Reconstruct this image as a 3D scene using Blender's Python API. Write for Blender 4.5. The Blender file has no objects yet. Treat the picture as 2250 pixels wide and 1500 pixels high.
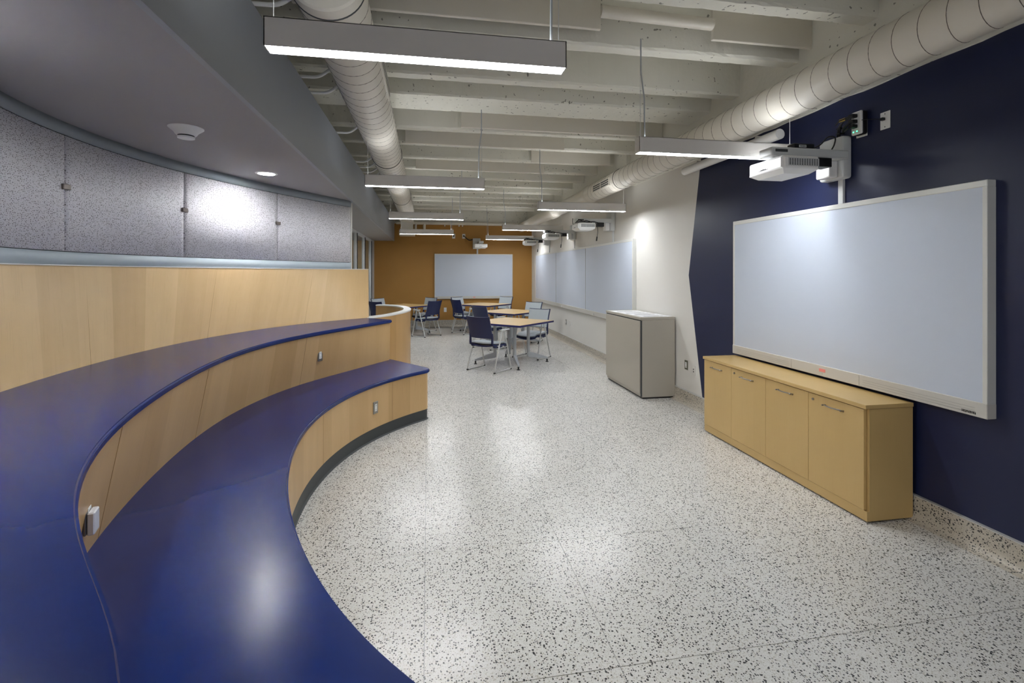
import bpy, bmesh, math, random
import numpy as np
from mathutils import Vector, Matrix
random.seed(7)
S = bpy.context.scene
COL = S.collection
# ------------------------------------------------------------------ camera, world, exposure
FPX, CXP, HYP, CAMH = 1062.5, 1125.0, 599.0, 1.6
TH = math.atan((1125 - 940) / FPX)
cam = bpy.data.cameras.new('camera'); camo = bpy.data.objects.new('camera', cam); COL.objects.link(camo)
cam.sensor_width = 36; cam.lens = 36 * FPX / 2250; cam.shift_x = 0
cam.shift_y = -(750 - HYP) / 2250
cam.clip_start = 0.02; cam.clip_end = 60
camo.location = (0, 0, CAMH); camo.rotation_euler = (math.pi / 2, 0, -TH)
S.camera = camo
W = bpy.data.worlds.new('world'); S.world = W; W.use_nodes = True
W.node_tree.nodes['Background'].inputs[0].default_value = (0.9, 0.93, 1, 1)
W.node_tree.nodes['Background'].inputs[1].default_value = .5
S.view_settings.view_transform = 'Standard'; S.view_settings.look = 'None'
S.view_settings.gamma = 1; S.view_settings.use_curve_mapping = False
S.view_settings.exposure = 1.42
LIGHT_TUBE = 31.0      # emission of the linear fixtures
LIGHT_UP = 7.0         # soft uplight slot on top of the same fixtures
LIGHT_DOWN = 22.0      # recessed downlights

# ------------------------------------------------------------------ helpers
def link(o): COL.objects.link(o); return o
def mesh(name, verts, faces, mat=None, parent=None, uvs=None, smooth=False):
    me = bpy.data.meshes.new(name); me.from_pydata([tuple(v) for v in verts], [], faces); me.update()
    if uvs:
        l = me.uv_layers.new(name='UVMap')
        for p in me.polygons:
            for li in p.loop_indices: l.data[li].uv = uvs[me.loops[li].vertex_index]
    if mat: me.materials.append(mat)
    if smooth: me.polygons.foreach_set('use_smooth', [True] * len(me.polygons))
    o = bpy.data.objects.new(name, me); link(o)
    if parent: o.parent = parent
    return o
def bobj(name, bm, mat=None, parent=None, smooth=False, loc=None):
    bmesh.ops.recalc_face_normals(bm, faces=bm.faces[:])
    me = bpy.data.meshes.new(name); bm.to_mesh(me); bm.free()
    if mat:
        for m in (mat if isinstance(mat, (list, tuple)) else [mat]): me.materials.append(m)
    if smooth:
        me.polygons.foreach_set('use_smooth', [True] * len(me.polygons))
        try: me.set_sharp_from_angle(angle=math.radians(20 if smooth is True else smooth))
        except Exception: pass
    o = bpy.data.objects.new(name, me); link(o)
    if parent: o.parent = parent
    if loc: o.location = loc
    return o
def tag(o, label=None, cat=None, group=None, kind=None):
    if label: o['label'] = label
    if cat: o['category'] = cat
    if group: o['group'] = group
    if kind: o['kind'] = kind
    return o
def empty(name, loc=(0, 0, 0), rz=0, label=None, cat=None, group=None, kind=None):
    o = bpy.data.objects.new(name, None); link(o); o.location = loc; o.rotation_euler = (0, 0, rz)
    o.empty_display_size = .1
    return tag(o, label, cat, group, kind)
def copy_tree(o, parent=None):
    c = o.copy(); link(c)
    if parent: c.parent = parent
    for ch in list(o.children): copy_tree(ch, c)
    return c
def add_box(bm, x0, x1, y0, y1, z0, z1, bev=0, seg=1, rot=None):
    r = bmesh.ops.create_cube(bm, size=1)
    vs = r['verts']
    bmesh.ops.scale(bm, vec=(abs(x1 - x0), abs(y1 - y0), abs(z1 - z0)), verts=vs)
    if bev > 0:
        es = list({e for v in vs for e in v.link_edges})
        rr = bmesh.ops.bevel(bm, geom=es, offset=bev, segments=seg, affect='EDGES', profile=.5)
        vs = list({v for f in rr['faces'] for v in f.verts} | {v for v in vs if v.is_valid})
    if rot is not None: bmesh.ops.rotate(bm, cent=(0, 0, 0), matrix=rot, verts=vs)
    bmesh.ops.translate(bm, vec=((x0 + x1) / 2, (y0 + y1) / 2, (z0 + z1) / 2), verts=vs)
    return vs
def box(name, x0, x1, y0, y1, z0, z1, mat, parent=None, bev=0, seg=1):
    bm = bmesh.new(); add_box(bm, x0, x1, y0, y1, z0, z1, bev, seg)
    return bobj(name, bm, mat, parent, smooth=bev > 0)
def add_tube(bm, pts, r, n=8, caps=True, closed=False, taper=None):
    pts = [Vector(p) for p in pts]; m = len(pts); rings = []
    up = None
    for i, p in enumerate(pts):
        if closed: t = (pts[(i + 1) % m] - pts[i - 1]).normalized()
        elif i == 0: t = (pts[1] - p).normalized()
        elif i == m - 1: t = (p - pts[i - 1]).normalized()
        else: t = ((pts[i + 1] - p).normalized() + (p - pts[i - 1]).normalized()).normalized()
        if up is None:
            up = Vector((0, 0, 1)) if abs(t.z) < .9 else Vector((1, 0, 0))
        a = (up - t * up.dot(t))
        if a.length < 1e-5: a = t.orthogonal()
        a.normalize(); b = t.cross(a); up = a
        rr = r if taper is None else taper[i]
        rings.append([bm.verts.new(p + (a * math.cos(2 * math.pi * k / n) + b * math.sin(2 * math.pi * k / n)) * rr) for k in range(n)])
    L = m if closed else m - 1
    for i in range(L):
        A, B = rings[i], rings[(i + 1) % m]
        for k in range(n): bm.faces.new((A[k], A[(k + 1) % n], B[(k + 1) % n], B[k]))
    if caps and not closed: bm.faces.new(rings[0][::-1]); bm.faces.new(rings[-1])
def tube(name, pts, r, mat, parent=None, n=8, **k):
    bm = bmesh.new(); add_tube(bm, pts, r, n, **k); return bobj(name, bm, mat, parent, smooth=60)
def fillet(pts, rad, seg=4, closed=False):
    out = []; n = len(pts); P = [Vector(p) for p in pts]
    for i in range(n):
        if not closed and i in (0, n - 1): out.append(P[i]); continue
        a, b, c = P[i - 1], P[i], P[(i + 1) % n]
        r = min(rad, (a - b).length * .45, (c - b).length * .45)
        s, e = b + (a - b).normalized() * r, b + (c - b).normalized() * r
        for k in range(seg + 1):
            t = k / seg; out.append(s * (1 - t) ** 2 + b * 2 * t * (1 - t) + e * t * t)
    return out
def add_lathe(bm, prof, n=24, c=(0, 0, 0), caps=True):
    rings = [[bm.verts.new((c[0] + r * math.cos(2 * math.pi * k / n), c[1] + r * math.sin(2 * math.pi * k / n), c[2] + z)) for k in range(n)] for r, z in prof]
    for A, B in zip(rings, rings[1:]):
        for k in range(n): bm.faces.new((A[k], A[(k + 1) % n], B[(k + 1) % n], B[k]))
    if caps: bm.faces.new(rings[0]); bm.faces.new(rings[-1][::-1])
def lathe(name, prof, mat, parent=None, c=(0, 0, 0), n=24):
    bm = bmesh.new(); add_lathe(bm, prof, n, c); return bobj(name, bm, mat, parent, smooth=60 if n < 24 else 40)
def slab(name, outline, z0, z1, mat, parent=None, bev=0):
    bm = bmesh.new(); vs = [bm.verts.new((x, y, z1)) for x, y in outline]
    f = bm.faces.new(vs); r = bmesh.ops.extrude_face_region(bm, geom=[f])
    bmesh.ops.translate(bm, vec=(0, 0, z0 - z1), verts=[g for g in r['geom'] if isinstance(g, bmesh.types.BMVert)])
    if bev:
        es = [e for e in bm.edges if abs(e.verts[0].co.z - e.verts[1].co.z) < 1e-6]
        bmesh.ops.bevel(bm, geom=es, offset=bev, segments=3, affect='EDGES')
    big = [g for g in bm.faces if len(g.verts) > 4]
    bmesh.ops.triangulate(bm, faces=big)
    return bobj(name, bm, mat, parent, smooth=bev > 0)
def strip(name, A, zA, B, zB, mat, parent=None, thick=0, smooth=True):
    """ruled band between two plan curves; uv = arc length, height"""
    n = len(A); u = [0.0]
    for i in range(1, n): u.append(u[-1] + math.dist(A[i], A[i - 1]))
    v = [(a[0], a[1], zA) for a in A] + [(b[0], b[1], zB) for b in B]
    uv = [(x, zA) for x in u] + [(x, zB) for x in u]
    f = [(i, i + 1, n + i + 1, n + i) for i in range(n - 1)]
    o = mesh(name, v, f, mat, parent, uv, smooth)
    if thick:
        m = o.modifiers.new('s', 'SOLIDIFY'); m.thickness = thick; m.offset = -1
    return o

# ------------------------------------------------------------------ materials
def srgb(r, g, b):
    f = lambda c: (c / 255 / 12.92) if c / 255 <= .04045 else ((c / 255 + .055) / 1.055) ** 2.4
    return (f(r), f(g), f(b), 1)
def M(name, col, rough=.5, metal=0, spec=.5, emit=None, es=0, coat=0, coatr=.1):
    m = bpy.data.materials.new(name); m.use_nodes = True; b = m.node_tree.nodes['Principled BSDF']
    b.inputs['Base Color'].default_value = col; b.inputs['Roughness'].default_value = rough
    b.inputs['Metallic'].default_value = metal; b.inputs['Specular IOR Level'].default_value = spec
    b.inputs['Coat Weight'].default_value = coat; b.inputs['Coat Roughness'].default_value = coatr
    if emit: b.inputs['Emission Color'].default_value = emit; b.inputs['Emission Strength'].default_value = es
    return m
class N:
    def __init__(s, m): s.t = m.node_tree; s.b = s.t.nodes['Principled BSDF']
    def n(s, t, **k):
        x = s.t.nodes.new(t)
        for a, v in k.items():
            if a in x.bl_rna.properties: setattr(x, a, v)
        return x
    def l(s, a, b): s.t.links.new(a, b)
    def math(s, op, a, b=None, c=None):
        x = s.n('ShaderNodeMath', operation=op)
        for i, v in enumerate((a, b, c)):
            if v is None: continue
            if isinstance(v, (int, float)): x.inputs[i].default_value = v
            else: s.l(v, x.inputs[i])
        return x.outputs[0]
    def mix(s, f, a, b, mode='MIX'):
        x = s.n('ShaderNodeMix', data_type='RGBA', blend_type=mode)
        for i, v in ((0, f), (6, a), (7, b)):
            if isinstance(v, (int, float)): x.inputs[i].default_value = v
            elif isinstance(v, tuple): x.inputs[i].default_value = v
            else: s.l(v, x.inputs[i])
        return x.outputs[2]
    def ramp(s, f, stops):
        x = s.n('ShaderNodeValToRGB'); e = x.color_ramp.elements
        while len(e) < len(stops): e.new(.5)
        for i, (p, c) in enumerate(stops): e[i].position = p; e[i].color = c
        s.l(f, x.inputs[0]); return x.outputs[0]
    def pos(s, sc=(1, 1, 1), kind='pos'):
        if kind == 'uv': src = s.n('ShaderNodeTexCoord').outputs['UV']
        elif kind == 'obj': src = s.n('ShaderNodeTexCoord').outputs['Object']
        else: src = s.n('ShaderNodeNewGeometry').outputs['Position']
        m = s.n('ShaderNodeMapping'); m.inputs['Scale'].default_value = sc; s.l(src, m.inputs[0]); return m.outputs[0]
    def noise(s, v, scale, detail=3, rough=.5):
        x = s.n('ShaderNodeTexNoise'); s.l(v, x.inputs['Vector']); x.inputs['Scale'].default_value = scale
        x.inputs['Detail'].default_value = detail; x.inputs['Roughness'].default_value = rough; return x.outputs[0]
    def vor(s, v, scale, rnd=1.0, dim='3D'):
        x = s.n('ShaderNodeTexVoronoi', voronoi_dimensions=dim); s.l(v, x.inputs['Vector']); x.inputs['Scale'].default_value = scale
        x.inputs['Randomness'].default_value = rnd; return x.outputs['Distance'], x.outputs['Color']
    def sep(s, c):
        x = s.n('ShaderNodeSeparateColor'); s.l(c, x.inputs[0]); return x.outputs
    def bump(s, h, st=.2, d=.01):
        x = s.n('ShaderNodeBump'); x.inputs['Strength'].default_value = st; x.inputs['Distance'].default_value = d
        s.l(h, x.inputs['Height']); s.l(x.outputs[0], s.b.inputs['Normal'])

def terrazzo(name, rough, base=(200, 196, 186), dark=1.0):
    m = M(name, srgb(*base), rough, spec=.5); k = N(m); p = k.pos()
    col = k.mix(k.noise(p, 2.0, 2), srgb(*[c - 9 for c in base]), srgb(*[min(255, c + 8) for c in base]))
    d0, c0 = k.vor(p, 260); c0 = k.sep(c0)
    g = k.math('MULTIPLY', k.math('GREATER_THAN', c0[0], .55), k.math('LESS_THAN', d0, .42))
    col = k.mix(k.math('MULTIPLY', g, .55), col, srgb(150, 144, 130))
    d1, c1 = k.vor(p, 115); c1 = k.sep(c1)
    g = k.math('MULTIPLY', k.math('GREATER_THAN', c1[1], .5), k.math('LESS_THAN', d1, .40))
    col = k.mix(k.math('MULTIPLY', g, .6), col, srgb(172, 164, 146))
    g = k.math('MULTIPLY', k.math('GREATER_THAN', c1[0], .64), k.math('LESS_THAN', d1, .40))
    col = k.mix(k.math('MULTIPLY', g, .9 * dark), col, srgb(34, 35, 35))
    d2, c2 = k.vor(p, 75); c2 = k.sep(c2)
    g = k.math('MULTIPLY', k.math('GREATER_THAN', c2[0], .83), k.math('LESS_THAN', d2, .38))
    col = k.mix(k.math('MULTIPLY', g, .95 * dark), col, srgb(38, 40, 42))
    k.l(col, k.b.inputs['Base Color'])
    return m
def maple(name, base, kind='uv', leaf=.31, rough=.33, dirz=True, var=1.0):
    m = M(name, srgb(*base), rough, spec=.45); k = N(m)
    # leaf tone, soft figure and fine pores running up the panel
    p = k.pos((1, 1, 1), kind)
    sx = k.n('ShaderNodeSeparateXYZ'); k.l(p, sx.inputs[0])
    if kind == 'uv': u = sx.outputs[0]
    else: u = k.math('ADD', sx.outputs[0], sx.outputs[1])
    fl = k.math('FLOOR', k.math('DIVIDE', u, leaf))
    wn = k.n('ShaderNodeTexWhiteNoise', noise_dimensions='1D'); k.l(fl, wn.inputs['W'])
    b = base
    lo = srgb(b[0] - 17 * var, b[1] - 19 * var, b[2] - 22 * var); hi = srgb(min(255, b[0] + 10 * var), min(255, b[1] + 10 * var), min(255, b[2] + 8 * var))
    if kind == 'uv': pm, pf = k.pos((5, .7, 1), kind), k.pos((120, 3.5, 1), kind)
    else: pm, pf = k.pos((5, 5, .7), kind), k.pos((110, 110, 3.5), kind)
    f = k.math('ADD', k.math('MULTIPLY', wn.outputs[0], .45), k.math('MULTIPLY', k.noise(pm, 1.3, 4, .55), .75))
    col = k.mix(k.math('SUBTRACT', f, .1), lo, hi)
    fine = k.noise(pf, 1, 3, .6)
    col = k.mix(k.math('MULTIPLY', k.math('GREATER_THAN', fine, .62), .13 * var), col, srgb(b[0] - 60, b[1] - 70, b[2] - 70))
    k.l(col, k.b.inputs['Base Color'])
    return m
def painted(name, col, rough=.55, amt=4, scale=3, spec=.3, bump=0):
    m = M(name, srgb(*col), rough, spec=spec); k = N(m); p = k.pos()
    k.l(k.mix(k.noise(p, scale, 3), srgb(*[max(0, c - amt) for c in col]), srgb(*[min(255, c + amt) for c in col])), k.b.inputs['Base Color'])
    if bump: k.bump(k.noise(p, 60, 3), bump, .004)
    return m
def concrete():
    m = M('painted_concrete', srgb(222, 221, 208), .6, spec=.25); k = N(m); p = k.pos()
    big = k.noise(p, 1.1, 3); pit = k.noise(p, 26, 2, .4); area = k.noise(p, .9, 2)
    col = k.mix(big, srgb(210, 209, 197), srgb(234, 230, 219))
    mask = k.math('MULTIPLY', k.math('GREATER_THAN', pit, .69), k.math('GREATER_THAN', area, .47))
    col = k.mix(k.math('MULTIPLY', mask, .75), col, srgb(92, 90, 80))
    k.l(col, k.b.inputs['Base Color']); k.bump(k.noise(p, 14, 5, .6), .5, .01)
    return m
def perforated():
    m = M('perforated_panel', srgb(205, 200, 208), .52, spec=.4); k = N(m)
    p = k.pos((1, 1, 1), 'uv'); d, c = k.vor(p, 95, .75, '2D'); c = k.sep(c)
    hole = k.math('LESS_THAN', d, k.math('ADD', .08, k.math('MULTIPLY', c[0], .24)))
    on = k.math('GREATER_THAN', c[1], .18)
    col = k.mix(k.noise(k.pos((1, 1, 1), 'uv'), 3, 2), srgb(232, 229, 236), srgb(244, 242, 246))
    tone = k.mix(c[2], srgb(28, 25, 28), srgb(104, 98, 102))
    col = k.mix(k.math('MULTIPLY', k.math('MULTIPLY', hole, on), .9), col, tone)
    k.l(col, k.b.inputs['Base Color'])
    return m
def navy_laminate():
    m = M('navy_laminate', srgb(13, 44, 112), .34, spec=.32, coat=.0, coatr=.3); k = N(m); p = k.pos()
    n1 = k.noise(p, 2.2, 4); n2 = k.noise(k.pos((1, 1, 1)), 34, 3, .6)
    col = k.mix(n1, srgb(4, 26, 84), srgb(10, 42, 112))
    k.l(col, k.b.inputs['Base Color'])
    k.b.inputs['Roughness'].default_value = .25; return m
TERR = terrazzo('terrazzo_floor', .24, (224, 222, 217)); TBASE = terrazzo('terrazzo_base', .35, (200, 192, 178))
STRIPM = M('divider_strip', srgb(150, 150, 148), .4, metal=.3)
WOODC = maple('maple_bench', (210, 174, 124)); WOODB = maple('maple_backrest', (216, 184, 138))
WOODO = maple('maple_cabinet', (204, 173, 116), 'obj', .9, .35, var=.35)
WOODI = maple('maple_halfwall', (200, 160, 106))
WOODT = maple('maple_tabletop', (222, 188, 132), 'obj', 3, .3, var=.4)
NAVYL = navy_laminate(); NAVYE = M('navy_edge', srgb(24, 26, 92), .35)
NAVYW = painted('navy_wall_paint', (25, 33, 68), .42, 2, 2, .45)
WHITEW = painted('white_wall_paint', (222, 219, 213), .5, 2, 2)
OCHRE = painted('ochre_wall_paint', (174, 128, 64), .5, 3, 2)
SOFF = painted('grey_soffit_paint', (162, 159, 160), .7, 2, 1)
FASC = painted('grey_fascia_paint', (156, 160, 166), .45, 2, 1)
BAND = painted('pale_band_paint', (186, 198, 206), .45, 2, 1)
BANDT = painted('grey_band_paint', (148, 156, 162), .45, 2, 1)
CONC = concrete(); DUCT = painted('white_duct_paint', (220, 214, 202), .38, 3, 1.5, .5)
SEAM = M('duct_seam', srgb(96, 86, 80), .6)
WHITEM = M('white_metal', srgb(218, 214, 210), .4); WHITEP = M('white_plastic', srgb(236, 236, 234), .35)
LGREY = M('light_grey_plastic', srgb(206, 208, 208), .4); PADG = painted('grey_pad', (188, 196, 202), .5, 3, 30)
SILV = M('silver_metal', srgb(204, 204, 202), .35, metal=.25); GREYM = M('grey_powder_coat', srgb(176, 180, 184), .4, metal=.2)
STEEL = M('brushed_steel', srgb(150, 146, 140), .3, metal=.9)
BLACK = M('black_plastic', srgb(18, 18, 20), .45); DARKG = M('dark_grey_rubber', srgb(62, 66, 68), .5)
CABLE = M('black_cable', srgb(12, 12, 14), .5)
NAVYP = M('navy_plastic', srgb(24, 34, 78), .4)
BOARD = painted('whiteboard_surface', (198, 206, 220), .32, 2, 1, .5); ALU = M('board_frame', srgb(214, 214, 210), .35, metal=.1)
RAILM = M('board_rail', srgb(200, 197, 190), .45); LINE = M('fine_line', srgb(150, 148, 142), .5)
METC = painted('beige_metal', (176, 170, 158), .38, 2, 1, .5)
PAPER = painted('paper', (240, 240, 244), .6, 3, 30); INK = M('ink', srgb(60, 60, 66), .6)
TUBE = M('lamp_lens', srgb(255, 255, 255), .5, emit=(.93, .965, 1, 1), es=LIGHT_TUBE)
UPL = M('lamp_uplight', srgb(255, 255, 255), .5, emit=(.93, .965, 1, 1), es=LIGHT_UP)
DOWN = M('downlight_lens', srgb(255, 255, 255), .5, emit=(.97, .98, 1, 1), es=LIGHT_DOWN)
LED = M('green_led', srgb(60, 230, 140), .4, emit=srgb(60, 240, 150), es=2)
PINK = M('pink_sticker', srgb(232, 140, 134), .5); GOLD = M('yellow_tag', srgb(196, 160, 60), .5)
BEIGE = painted('beige_corridor_paint', (214, 204, 176), .5, 4, 1)
MULL = M('white_mullion', srgb(206, 210, 214), .4)
def glass():
    m = bpy.data.materials.new('window_glass'); m.use_nodes = True; t = m.node_tree; t.nodes.clear()
    o = t.nodes.new('ShaderNodeOutputMaterial'); g = t.nodes.new('ShaderNodeBsdfGlass'); g.inputs['IOR'].default_value = 1.45
    g.inputs['Roughness'].default_value = 0; g.inputs['Color'].default_value = (.93, .96, .95, 1)
    tr = t.nodes.new('ShaderNodeBsdfTransparent'); tr.inputs[0].default_value = (.9, .93, .92, 1)
    gl = t.nodes.new('ShaderNodeBsdfGlossy'); gl.inputs['Roughness'].default_value = .02
    fr = t.nodes.new('ShaderNodeFresnel'); mx = t.nodes.new('ShaderNodeMixShader')
    t.links.new(fr.outputs[0], mx.inputs[0]); t.links.new(tr.outputs[0], mx.inputs[1]); t.links.new(gl.outputs[0], mx.inputs[2])
    t.links.new(mx.outputs[0], o.inputs[0]); return m
GLASS = glass()

# ------------------------------------------------------------------ plan curves (centre of the bench arcs)
CC = (2.8, 3.3)
def polar(pts): return [(math.atan2(y - CC[1], CC[0] - x), math.dist((x, y), CC)) for x, y in pts]
class Arc:
    def __init__(s, pts, deg=4):
        p = sorted(polar(pts)); s.a = [q[0] for q in p]; s.lo, s.hi = s.a[0], s.a[-1]
        s.c = np.polyfit(s.a, [q[1] for q in p], deg)
    def r(s, a): return float(np.polyval(s.c, min(max(a, s.lo), s.hi)))
    def xy(s, a, d=0):
        r = s.r(a) + d; return (CC[0] - r * math.cos(a), CC[1] + r * math.sin(a))
    def pts(s, a0, a1, n, d=0): return [s.xy(a0 + (a1 - a0) * i / (n - 1), d(a0 + (a1 - a0) * i / (n - 1)) if callable(d) else d) for i in range(n)]
U = Arc([(-.414, 6.033), (-.72, 5.496), (-1.05, 4.87), (-1.269, 4.315), (-1.353, 3.68), (-1.314, 2.875), (-1.234, 2.385), (-1.151, 2.039), (-1.072, 1.806), (-.982, 1.599), (-.893, 1.432), (-.806, 1.295), (-.695, 1.135), (-.629, 1.045), (-.539, .935), (-.47, .851), (-.416, .755)], 7)
L = Arc([(.053, 5.375), (-.397, 4.896), (-.596, 4.547), (-.743, 4.13), (-.813, 3.563), (-.79, 3.135), (-.728, 2.735), (-.662, 2.478), (-.573, 2.214), (-.426, 1.867), (-.294, 1.632), (-.195, 1.489), (-.112, 1.376), (-.022, 1.267)], 5)
WL = Arc([(-2.0, 2.3), (-2.22, 2.972), (-2.235, 3.676), (-2.07, 4.557), (-1.66, 5.49), (-1.015, 6.565)], 3)
BK = Arc([(-1.9, 2.1), (-2.025, 2.711), (-2.04, 3.768), (-1.69, 5.2), (-.735, 6.34)], 3)
AMIN = math.radians(-62)
ZU, ZL, ZB, ZSOF = 1.03, .545, 1.65, 2.53

# ------------------------------------------------------------------ setting: floor
YB, YF, XR, XG = -4.0, 14.5, 3.14, -1.58
floor = box('floor', -4.3, 3.4, YB - .2, YF + .2, -.12, -.003, STRIPM); tag(floor, kind='structure')
PX, PY, GAP = .785, .943, .003
bm = bmesh.new(); add_box(bm, -PX / 2 + GAP / 2, PX / 2 - GAP / 2, -PY / 2 + GAP / 2, PY / 2 - GAP / 2, -.1, 0)
tile0 = bobj('floor_tile', bm, TERR, floor)
first = True
for i in range(-2, 4):
    for j in range(-7, 14):
        cx_, cy_ = -.015 + PX * (i + .5), 1.86 + PY * (j + .5)
        if cy_ + PY / 2 > YF + .3 or cy_ - PY / 2 < YB - .3: continue
        t = tile0 if first else tile0.copy()
        if not first: link(t)
        first = False; t.location = (cx_, cy_, 0)
# corridor floor beyond the glass
box('floor_slab', -4.2, -.015 - 2 * PX, YB, YF, -.1, -.001, TERR, floor)

# ------------------------------------------------------------------ right wall with the navy field
def wall_right():
    T = .14; zt = 3.8
    edge = [(5.18, 2.93), (5.45, 1.57), (5.12, 0.0)]
    P = [(YB, 0), (edge[2][0], 0), (YF, 0), (YF, zt), (YB, zt), (YB, 2.93)]
    v, f, mi = [], [], []
    def add(poly, m):
        b = len(v); v.extend([(XR, y, z) for y, z in poly]); f.append(tuple(range(b, b + len(poly)))); mi.append(m)
    wav = [(5.18 - i * (5.18 - YB) / 60, 2.93 + random.uniform(-.008, .008)) for i in range(61)]; wav[0] = (5.18, 2.93)
    add([(YB, 0), (5.12, 0), (5.45, 1.57)] + wav, 1)
    add([(5.12, 0), (YF, 0), (YF, zt), (YB, zt)] + wav[::-1] + [(5.45, 1.57)], 0)
    b = len(v); v.extend([(XR + T, y, z) for y, z in ((YB, 0), (YF, 0), (YF, zt), (YB, zt))]); f.append((b, b + 1, b + 2, b + 3)); mi.append(0)
    o = mesh('wall_right', v, f, WHITEW); o.data.materials.append(NAVYW)
    for p, m in zip(o.data.polygons, mi): p.material_index = m
    bmm = bmesh.new(); bmm.from_mesh(o.data); bmesh.ops.triangulate(bmm, faces=bmm.faces[:]); bmm.to_mesh(o.data); bmm.free()
    return tag(o, kind='structure')
wall_right()
wf = tag(box('wall_far', XG - .05, XR + .14, YF, YF + .14, 0, 3.04, OCHRE), kind='structure')
box('corridor_end', -4.3, XG - .05, YF, YF + .14, 0, 3.04, BEIGE, wf)
tag(box('trim_1', -4.3, XR, YF - .02, YF + .14, 3.04, 3.8, CONC), kind='structure')
# rear end: unseen opening, added so world light fills the room from behind
wr = tag(box('wall_rear', -4.3, XR + .14, YB - .14, YB, 3.3, 3.8, WHITEW), kind='structure')
box('wall_pier', -4.3, -4.0, YB - .14, YB, 0, 3.3, WHITEW, wr); box('wall_pier', 2.9, XR + .14, YB - .14, YB, 0, 3.3, WHITEW, wr)
tag(box('wall_left', -4.3, -4.2, YB, YF, 0, 3.8, BEIGE), kind='structure')

# terrazzo cove bases with a thin metal cap
def cove(name, axis, a0, a1, wallpos, sgn, h=.15, t=.022):
    prof = [(0, 0), (0, h), (t, h)] + [(t, .06)] + [(t + .045 * (1 - math.cos(q)), .06 - .056 * math.sin(q)) for q in [math.pi / 2 * k / 6 for k in range(1, 7)]] + [(t + .06, 0.001), (t + .06, 0)]
    v = []
    for a in (a0, a1):
        for d, z in prof:
            p = wallpos + sgn * d; v.append((p, a, z) if axis == 'y' else (a, p, z))
    n = len(prof); f = [(i, (i + 1) % n, n + (i + 1) % n, n + i) for i in range(n)] + [tuple(range(n)), tuple(range(2 * n - 1, n - 1, -1))]
    o = mesh(name, v, f, TBASE, smooth=False); tag(o, kind='structure')
    if axis == 'y': box('cap_strip', wallpos + sgn * (t + .002), wallpos, a0, a1, h, h + .006, SILV, o)
    else: box('cap_strip', a0, a1, wallpos + sgn * (t + .002), wallpos, h, h + .006, SILV, o)
    return o
cove('baseboard_right', 'y', YB, YF, XR, -1)
cove('baseboard_far', 'x', XG, XR, YF, -1, h=.19)

# ------------------------------------------------------------------ ceiling and joists
ceil = box('ceiling', -4.3, XR + .14, YB - .14, YF + .14, 3.72, 3.86, CONC); tag(ceil, kind='structure')
def joist_mesh(w, zb, x0=-2.6, x1=XR, n=90):
    bm = bmesh.new(); rows = []
    for i in range(n + 1):
        x = x0 + (x1 - x0) * i / n; j = lambda a: random.uniform(-a, a)
        rows.append([bm.verts.new((x, -w * .62, 3.725)), bm.verts.new((x, -w / 2 + j(.003), zb + .02 + j(.004))), bm.verts.new((x, -w / 2 + .012 + j(.004), zb + j(.002))),
                     bm.verts.new((x, w / 2 - .01 + j(.006), zb + j(.002))), bm.verts.new((x, w / 2 + j(.003), zb + .03)), bm.verts.new((x, w * .62, 3.725))])
    for A, B in zip(rows, rows[1:]):
        for k in range(5): bm.faces.new((A[k], A[k + 1], B[k + 1], B[k]))
    bm.faces.new(rows[0]); bm.faces.new(rows[-1][::-1])
    return bm
j0 = bobj('joist', joist_mesh(.13, 3.36), CONC, ceil)
ys = [2.91, 3.64, 4.42, 6.04, 6.76, 7.57, 8.35, 9.1, 9.85, 10.6, 11.35, 12.1, 12.85, 13.6, 2.15, 1.4, .65, -.1, -.85, -1.6, -2.35, -3.1]
for i, y in enumerate(ys):
    o = j0 if i == 0 else j0.copy()
    if i: link(o)
    o.location = (0, y, 0)
bobj('girder', joist_mesh(.46, 3.36), CONC, ceil).location = (0, 5.09, 0)
box('edge_beam', 3.06, XR, YB, 7.0, 2.935, 3.72, CONC, ceil)
box('edge_beam', 3.0, XR, 7.0, YF, 3.2, 3.72, CONC, ceil)
box('upper_wall', -2.7, -2.6, YB, YF, 3.1, 3.72, CONC, ceil)
# sheet panels hung between the joists
def cpanel(x0, x1, y, z0, z1, lab):
    o = box('ceiling_panel', x0, x1, y, y + .03, z0, z1, DUCT, None, .004)
    tag(o, lab, 'panel', 'white sheet panels hung between the ceiling joists'); return o
cpanel(2.18, 3.06, 3.43, 3.41, 3.72, 'white sheet panel between joists nearest the right duct')
cpanel(-.9, 1.27, 3.43, 3.41, 3.72, 'long white sheet panel above the first hanging lamp on left')
cpanel(.39, 2.62, 5.80, 3.34, 3.72, 'white sheet panel right behind the wide girder')
cpanel(-.3, 1.9, 6.60, 3.33, 3.72, 'thin white sheet panel two joists behind the girder')
cpanel(1.6, 2.9, 7.42, 3.33, 3.72, 'white sheet panel over the hanging lamp by the beige cabinet')
cpanel(-.2, 2.0, 8.2, 3.33, 3.72, 'white sheet panel above the middle of the seating tables')
tag(tube('pipe', [(1.27, 3.44, 3.55), (2.18, 3.44, 3.53)], .045, DUCT, n=12), 'short white pipe joining two ceiling sheet panels', 'pipe')

# ------------------------------------------------------------------ left soffit
XF = -.96
sf = box('trim_2', -4.2, XF - .03, YB, YF, ZSOF, 2.62, SOFF); tag(sf, kind='structure')
box('fascia', XF - .03, XF, YB, YF, 2.525, 3.1, FASC, sf)
box('soffit_top', -2.65, XF - .03, YB, YF, 3.06, 3.1, CONC, sf)
A1 = math.atan2(6.565 - CC[1], CC[0] + 1.015)
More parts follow.
